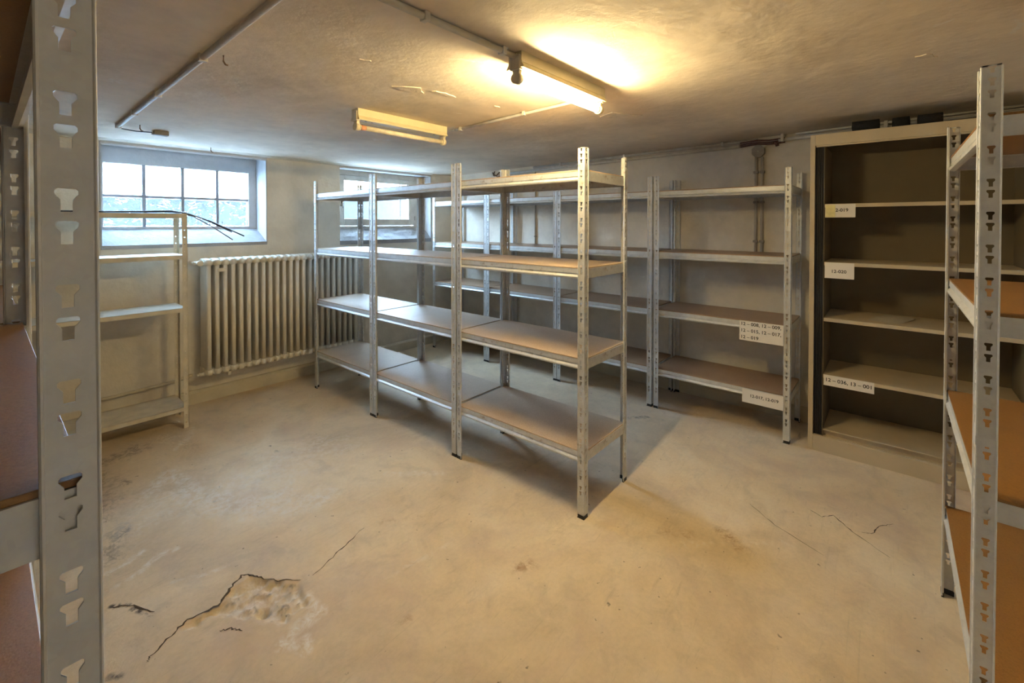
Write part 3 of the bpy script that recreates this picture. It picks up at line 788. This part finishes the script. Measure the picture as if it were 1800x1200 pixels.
def conduit(label, pts, rad_, mat, clips, name='conduit'):
    t = thing(name, label, 'conduit', pts[0])
    kept(part('tube', mat, t, lambda bm: tube(bm, pts, rad_, 12)))
    for (x, y, along) in clips:
        z = ceil_z(y)
        def cl(bm):
            w = .010; e = rad_ + .003
            if along == 'x': box(bm, x - w, x + w, y - e, y + e, z - 2 * rad_ - .006, z - .0004, 0, .002)
            else: box(bm, x - e, x + e, y - w, y + w, z - 2 * rad_ - .006, z - .0004, 0, .002)
        kept(part('clip', 'conduit_white', t, cl))
    return t
cz = lambda y, r=.0095: ceil_z(y) - r - .003
conduit('grey conduit on the ceiling at the left, running towards the glass-block window', [(.548, y, cz(y, .012)) for y in (-.70, 1.2, 2.5, 3.63)], .012, 'pipe', [(.548, 1.0, 'y'), (.548, 1.98, 'y'), (.548, 2.65, 'y'), (.548, 3.15, 'y'), (.548, 3.60, 'y')])
conduit('grey ceiling conduit leading from the upper frame edge into the lit lamp', [(x, 1.105, cz(1.105, .0115)) for x in (X0 + .02, .5, 1.335)], 0.0115, 'pipe', [(.25, 1.105, 'x'), (.90, 1.105, 'x'), (1.262, 1.105, 'x')])
conduit('cream ceiling conduit linking the lit lamp and the unlit lamp', [(2.02, 1.138, cz(1.138)), (2.03, 1.3, cz(1.3)), (2.05, 1.8, cz(1.8)), (2.065, 2.22, cz(2.22))], .009, 'conduit_white', [(2.04, 1.62, 'y'), (2.063, 2.17, 'y')])
tag(part('wire', 'cable_grey', None, lambda bm: tube(bm, [(1.99, 2.268, 2.045), (2.03, 2.255, 2.052), (2.064, 2.225, cz(2.22))], .004, 8)), 'short bare wire joining the unlit lamp to its cream conduit', 'wire')
# connector and its wire
zt = ceil_z(3.68)
tag(part('connector_block', 'greybox', None, lambda bm: (box(bm, .735, .815, 3.655, 3.70, zt - .030, zt, 0, .004), box(bm, .728, .735, 3.663, 3.692, zt - .028, zt - .004))), 'small dark connector block on the ceiling near the glass-block window', 'connector')
tag(part('wire', 'cable_black', None, lambda bm: tube(bm, [(.549, 3.63, zt - .013), (.57, 3.635, zt - .022), (.64, 3.65, zt - .025), (.728, 3.677, zt - .016)], .0035, 8)), 'thin black wire from the left conduit to the ceiling connector block', 'wire')
for x, y, lab in ((.605, 1.94, 'rusty hook in the ceiling beside the left conduit'), (.645, 3.56, 'small nail in the ceiling near the connector block'), (1.19, 4.12, 'small nail in the ceiling right above the glass-block window')):
    z = ceil_z(y)
    tag(part('ceiling_hook', 'rusty', None, lambda bm: tube(bm, [(x, y, z + .003), (x, y, z - .022), (x + .006, y - .003, z - .034), (x + .014, y - .006, z - .036)], .0035, 8)), lab, 'hook', 'hooks in the ceiling')

# ------------------------------------------------------------------ services on the right wall
PX = 3.872
def wz(y, d): return ceil_z(y) - d
p1 = thing('service_pipe', 'long pale pipe under the ceiling edge along the right wall', 'pipe', (PX, 3.2, wz(3.2, .05)))
kept(part('tube', 'conduit_white', p1, lambda bm: tube(bm, [(PX, y, wz(y, .052)) for y in (3.35, 2.2, .93)], .014, 12)))
p2 = thing('service_pipe', 'upper grey-brown pipe squeezed between the ceiling and the right wall', 'pipe', (PX, 3.5, wz(3.5, .02)))
kept(part('tube', 'pipe', p2, lambda bm: tube(bm, [(PX + .006, y, wz(y, .018)) for y in (2.95, 1.5, .80)], .011, 12)))
for y in (1.05, 1.9, 2.6): kept(part('clip', 'conduit_white', p2, lambda bm, y=y: box(bm, PX - .010, PX + .028, y - .008, y + .008, wz(y, .034), wz(y, .002), 0, .003)))
p3 = thing('service_pipe', 'pale pipe under the ceiling running right above the cabinet', 'pipe', (PX, .6, wz(.6, .04)))
kept(part('tube', 'conduit_white', p3, lambda bm: tube(bm, [(PX, y, wz(y, .040)) for y in (.66, .2, -.70)], .013, 12)))
kept(part('tube', 'conduit_white', p3, lambda bm: tube(bm, [(PX - .02, y, wz(y, .012)) for y in (.55, .1, -.70)], .008, 10)))
for y in (.634, .05): kept(part('clip', 'conduit_white', p3, lambda bm, y=y: box(bm, PX - .03, PX + .028, y - .010, y + .010, wz(y, .056), wz(y, -.002), 0, .003)))
def bundle(bm):
    for k, (dz, dx) in enumerate(((.030, -.006), (.045, .0), (.058, .006))):
        tube(bm, [(PX + dx, .92, wz(.9, dz)), (PX + dx - .005, .80, wz(.8, dz - .006)), (PX + dx, .72, wz(.72, dz + .004)), (PX + dx, .62, wz(.62, dz))], .0055, 8)
    tube(bm, [(PX, .69, wz(.69, .05)), (PX, .672, wz(.67, .068)), (PX, .668, wz(.67, .082))], .012, 10)
tag(part('cable_bundle', 'red', None, bundle), 'bundle of red-brown sleeved cables beside the junction box near the ceiling', 'cable')
jb = thing('junction_box', 'round grey junction box high on the right wall with two conduits below', 'junction box', (3.9, .796, 1.985))
def octo(bm):
    prof = [(.796 + .046 * math.cos(R(22.5 + 45 * k)), 1.988 + .050 * math.sin(R(22.5 + 45 * k))) for k in range(8)]
    prism(bm, prof, 'x', 3.868, 3.90)
kept(part('box', 'greybox', jb, octo)); kept(part('cover_screw', 'steel', jb, lambda bm: tube(bm, [(3.869, .796, 1.988), (3.864, .796, 1.988)], .006, 8)))
kept(part('wire', 'paper', jb, lambda bm: [tube(bm, [(3.885, .78, 2.03), (3.874, .755, 2.028), (3.872, .735, 2.022)], .004, 6), tube(bm, [(3.885, .775, 2.03), (3.872, .765, 2.026), (3.868, .748, 2.016)], .004, 6)]))
for y, lab in ((.812, 'left one of the two conduits dropping from the junction box'), (.770, 'right one of the two conduits dropping from the junction box')):
    t = thing('wall_conduit', lab, 'conduit', (3.887, y, 1.22), 0, 'conduits below the junction box')
    kept(part('tube', 'pipe', t, lambda bm: tube(bm, [(3.887, y, 1.20), (3.887, y, 1.945)], .0105, 12)))
    for z in (1.30, 1.60, 1.83): kept(part('clip', 'greybox', t, lambda bm: box(bm, 3.873, 3.90, y - .016, y + .016, z - .009, z + .009, 0, .002)))
t = thing('wall_conduit', 'thin conduit dropping down the right wall behind the middle rack row', 'conduit', (3.89, 2.935, 1.18))
kept(part('tube', 'pipe', t, lambda bm: tube(bm, [(3.890, 2.935, 1.17), (3.890, 2.935, 2.02)], .008, 10)))
for z in (1.30, 1.65): kept(part('clip', 'greybox', t, lambda bm: box(bm, 3.879, 3.90, 2.923, 2.947, z - .007, z + .007, 0, .002)))
def knot(bm):
    tube(bm, [(3.895, 3.40, 2.03), (3.86, 3.43, 2.02), (3.855, 3.47, 1.985), (3.87, 3.52, 1.99), (3.895, 3.56, 2.03)], .007, 8)
    tube(bm, [(3.895, 3.42, 1.985), (3.865, 3.46, 1.97), (3.86, 3.51, 2.01), (3.895, 3.53, 2.04)], .006, 8)
tag(part('cable_loop', 'rusty', None, knot), 'brown loop of cables high on the right wall near the far corner', 'cable')
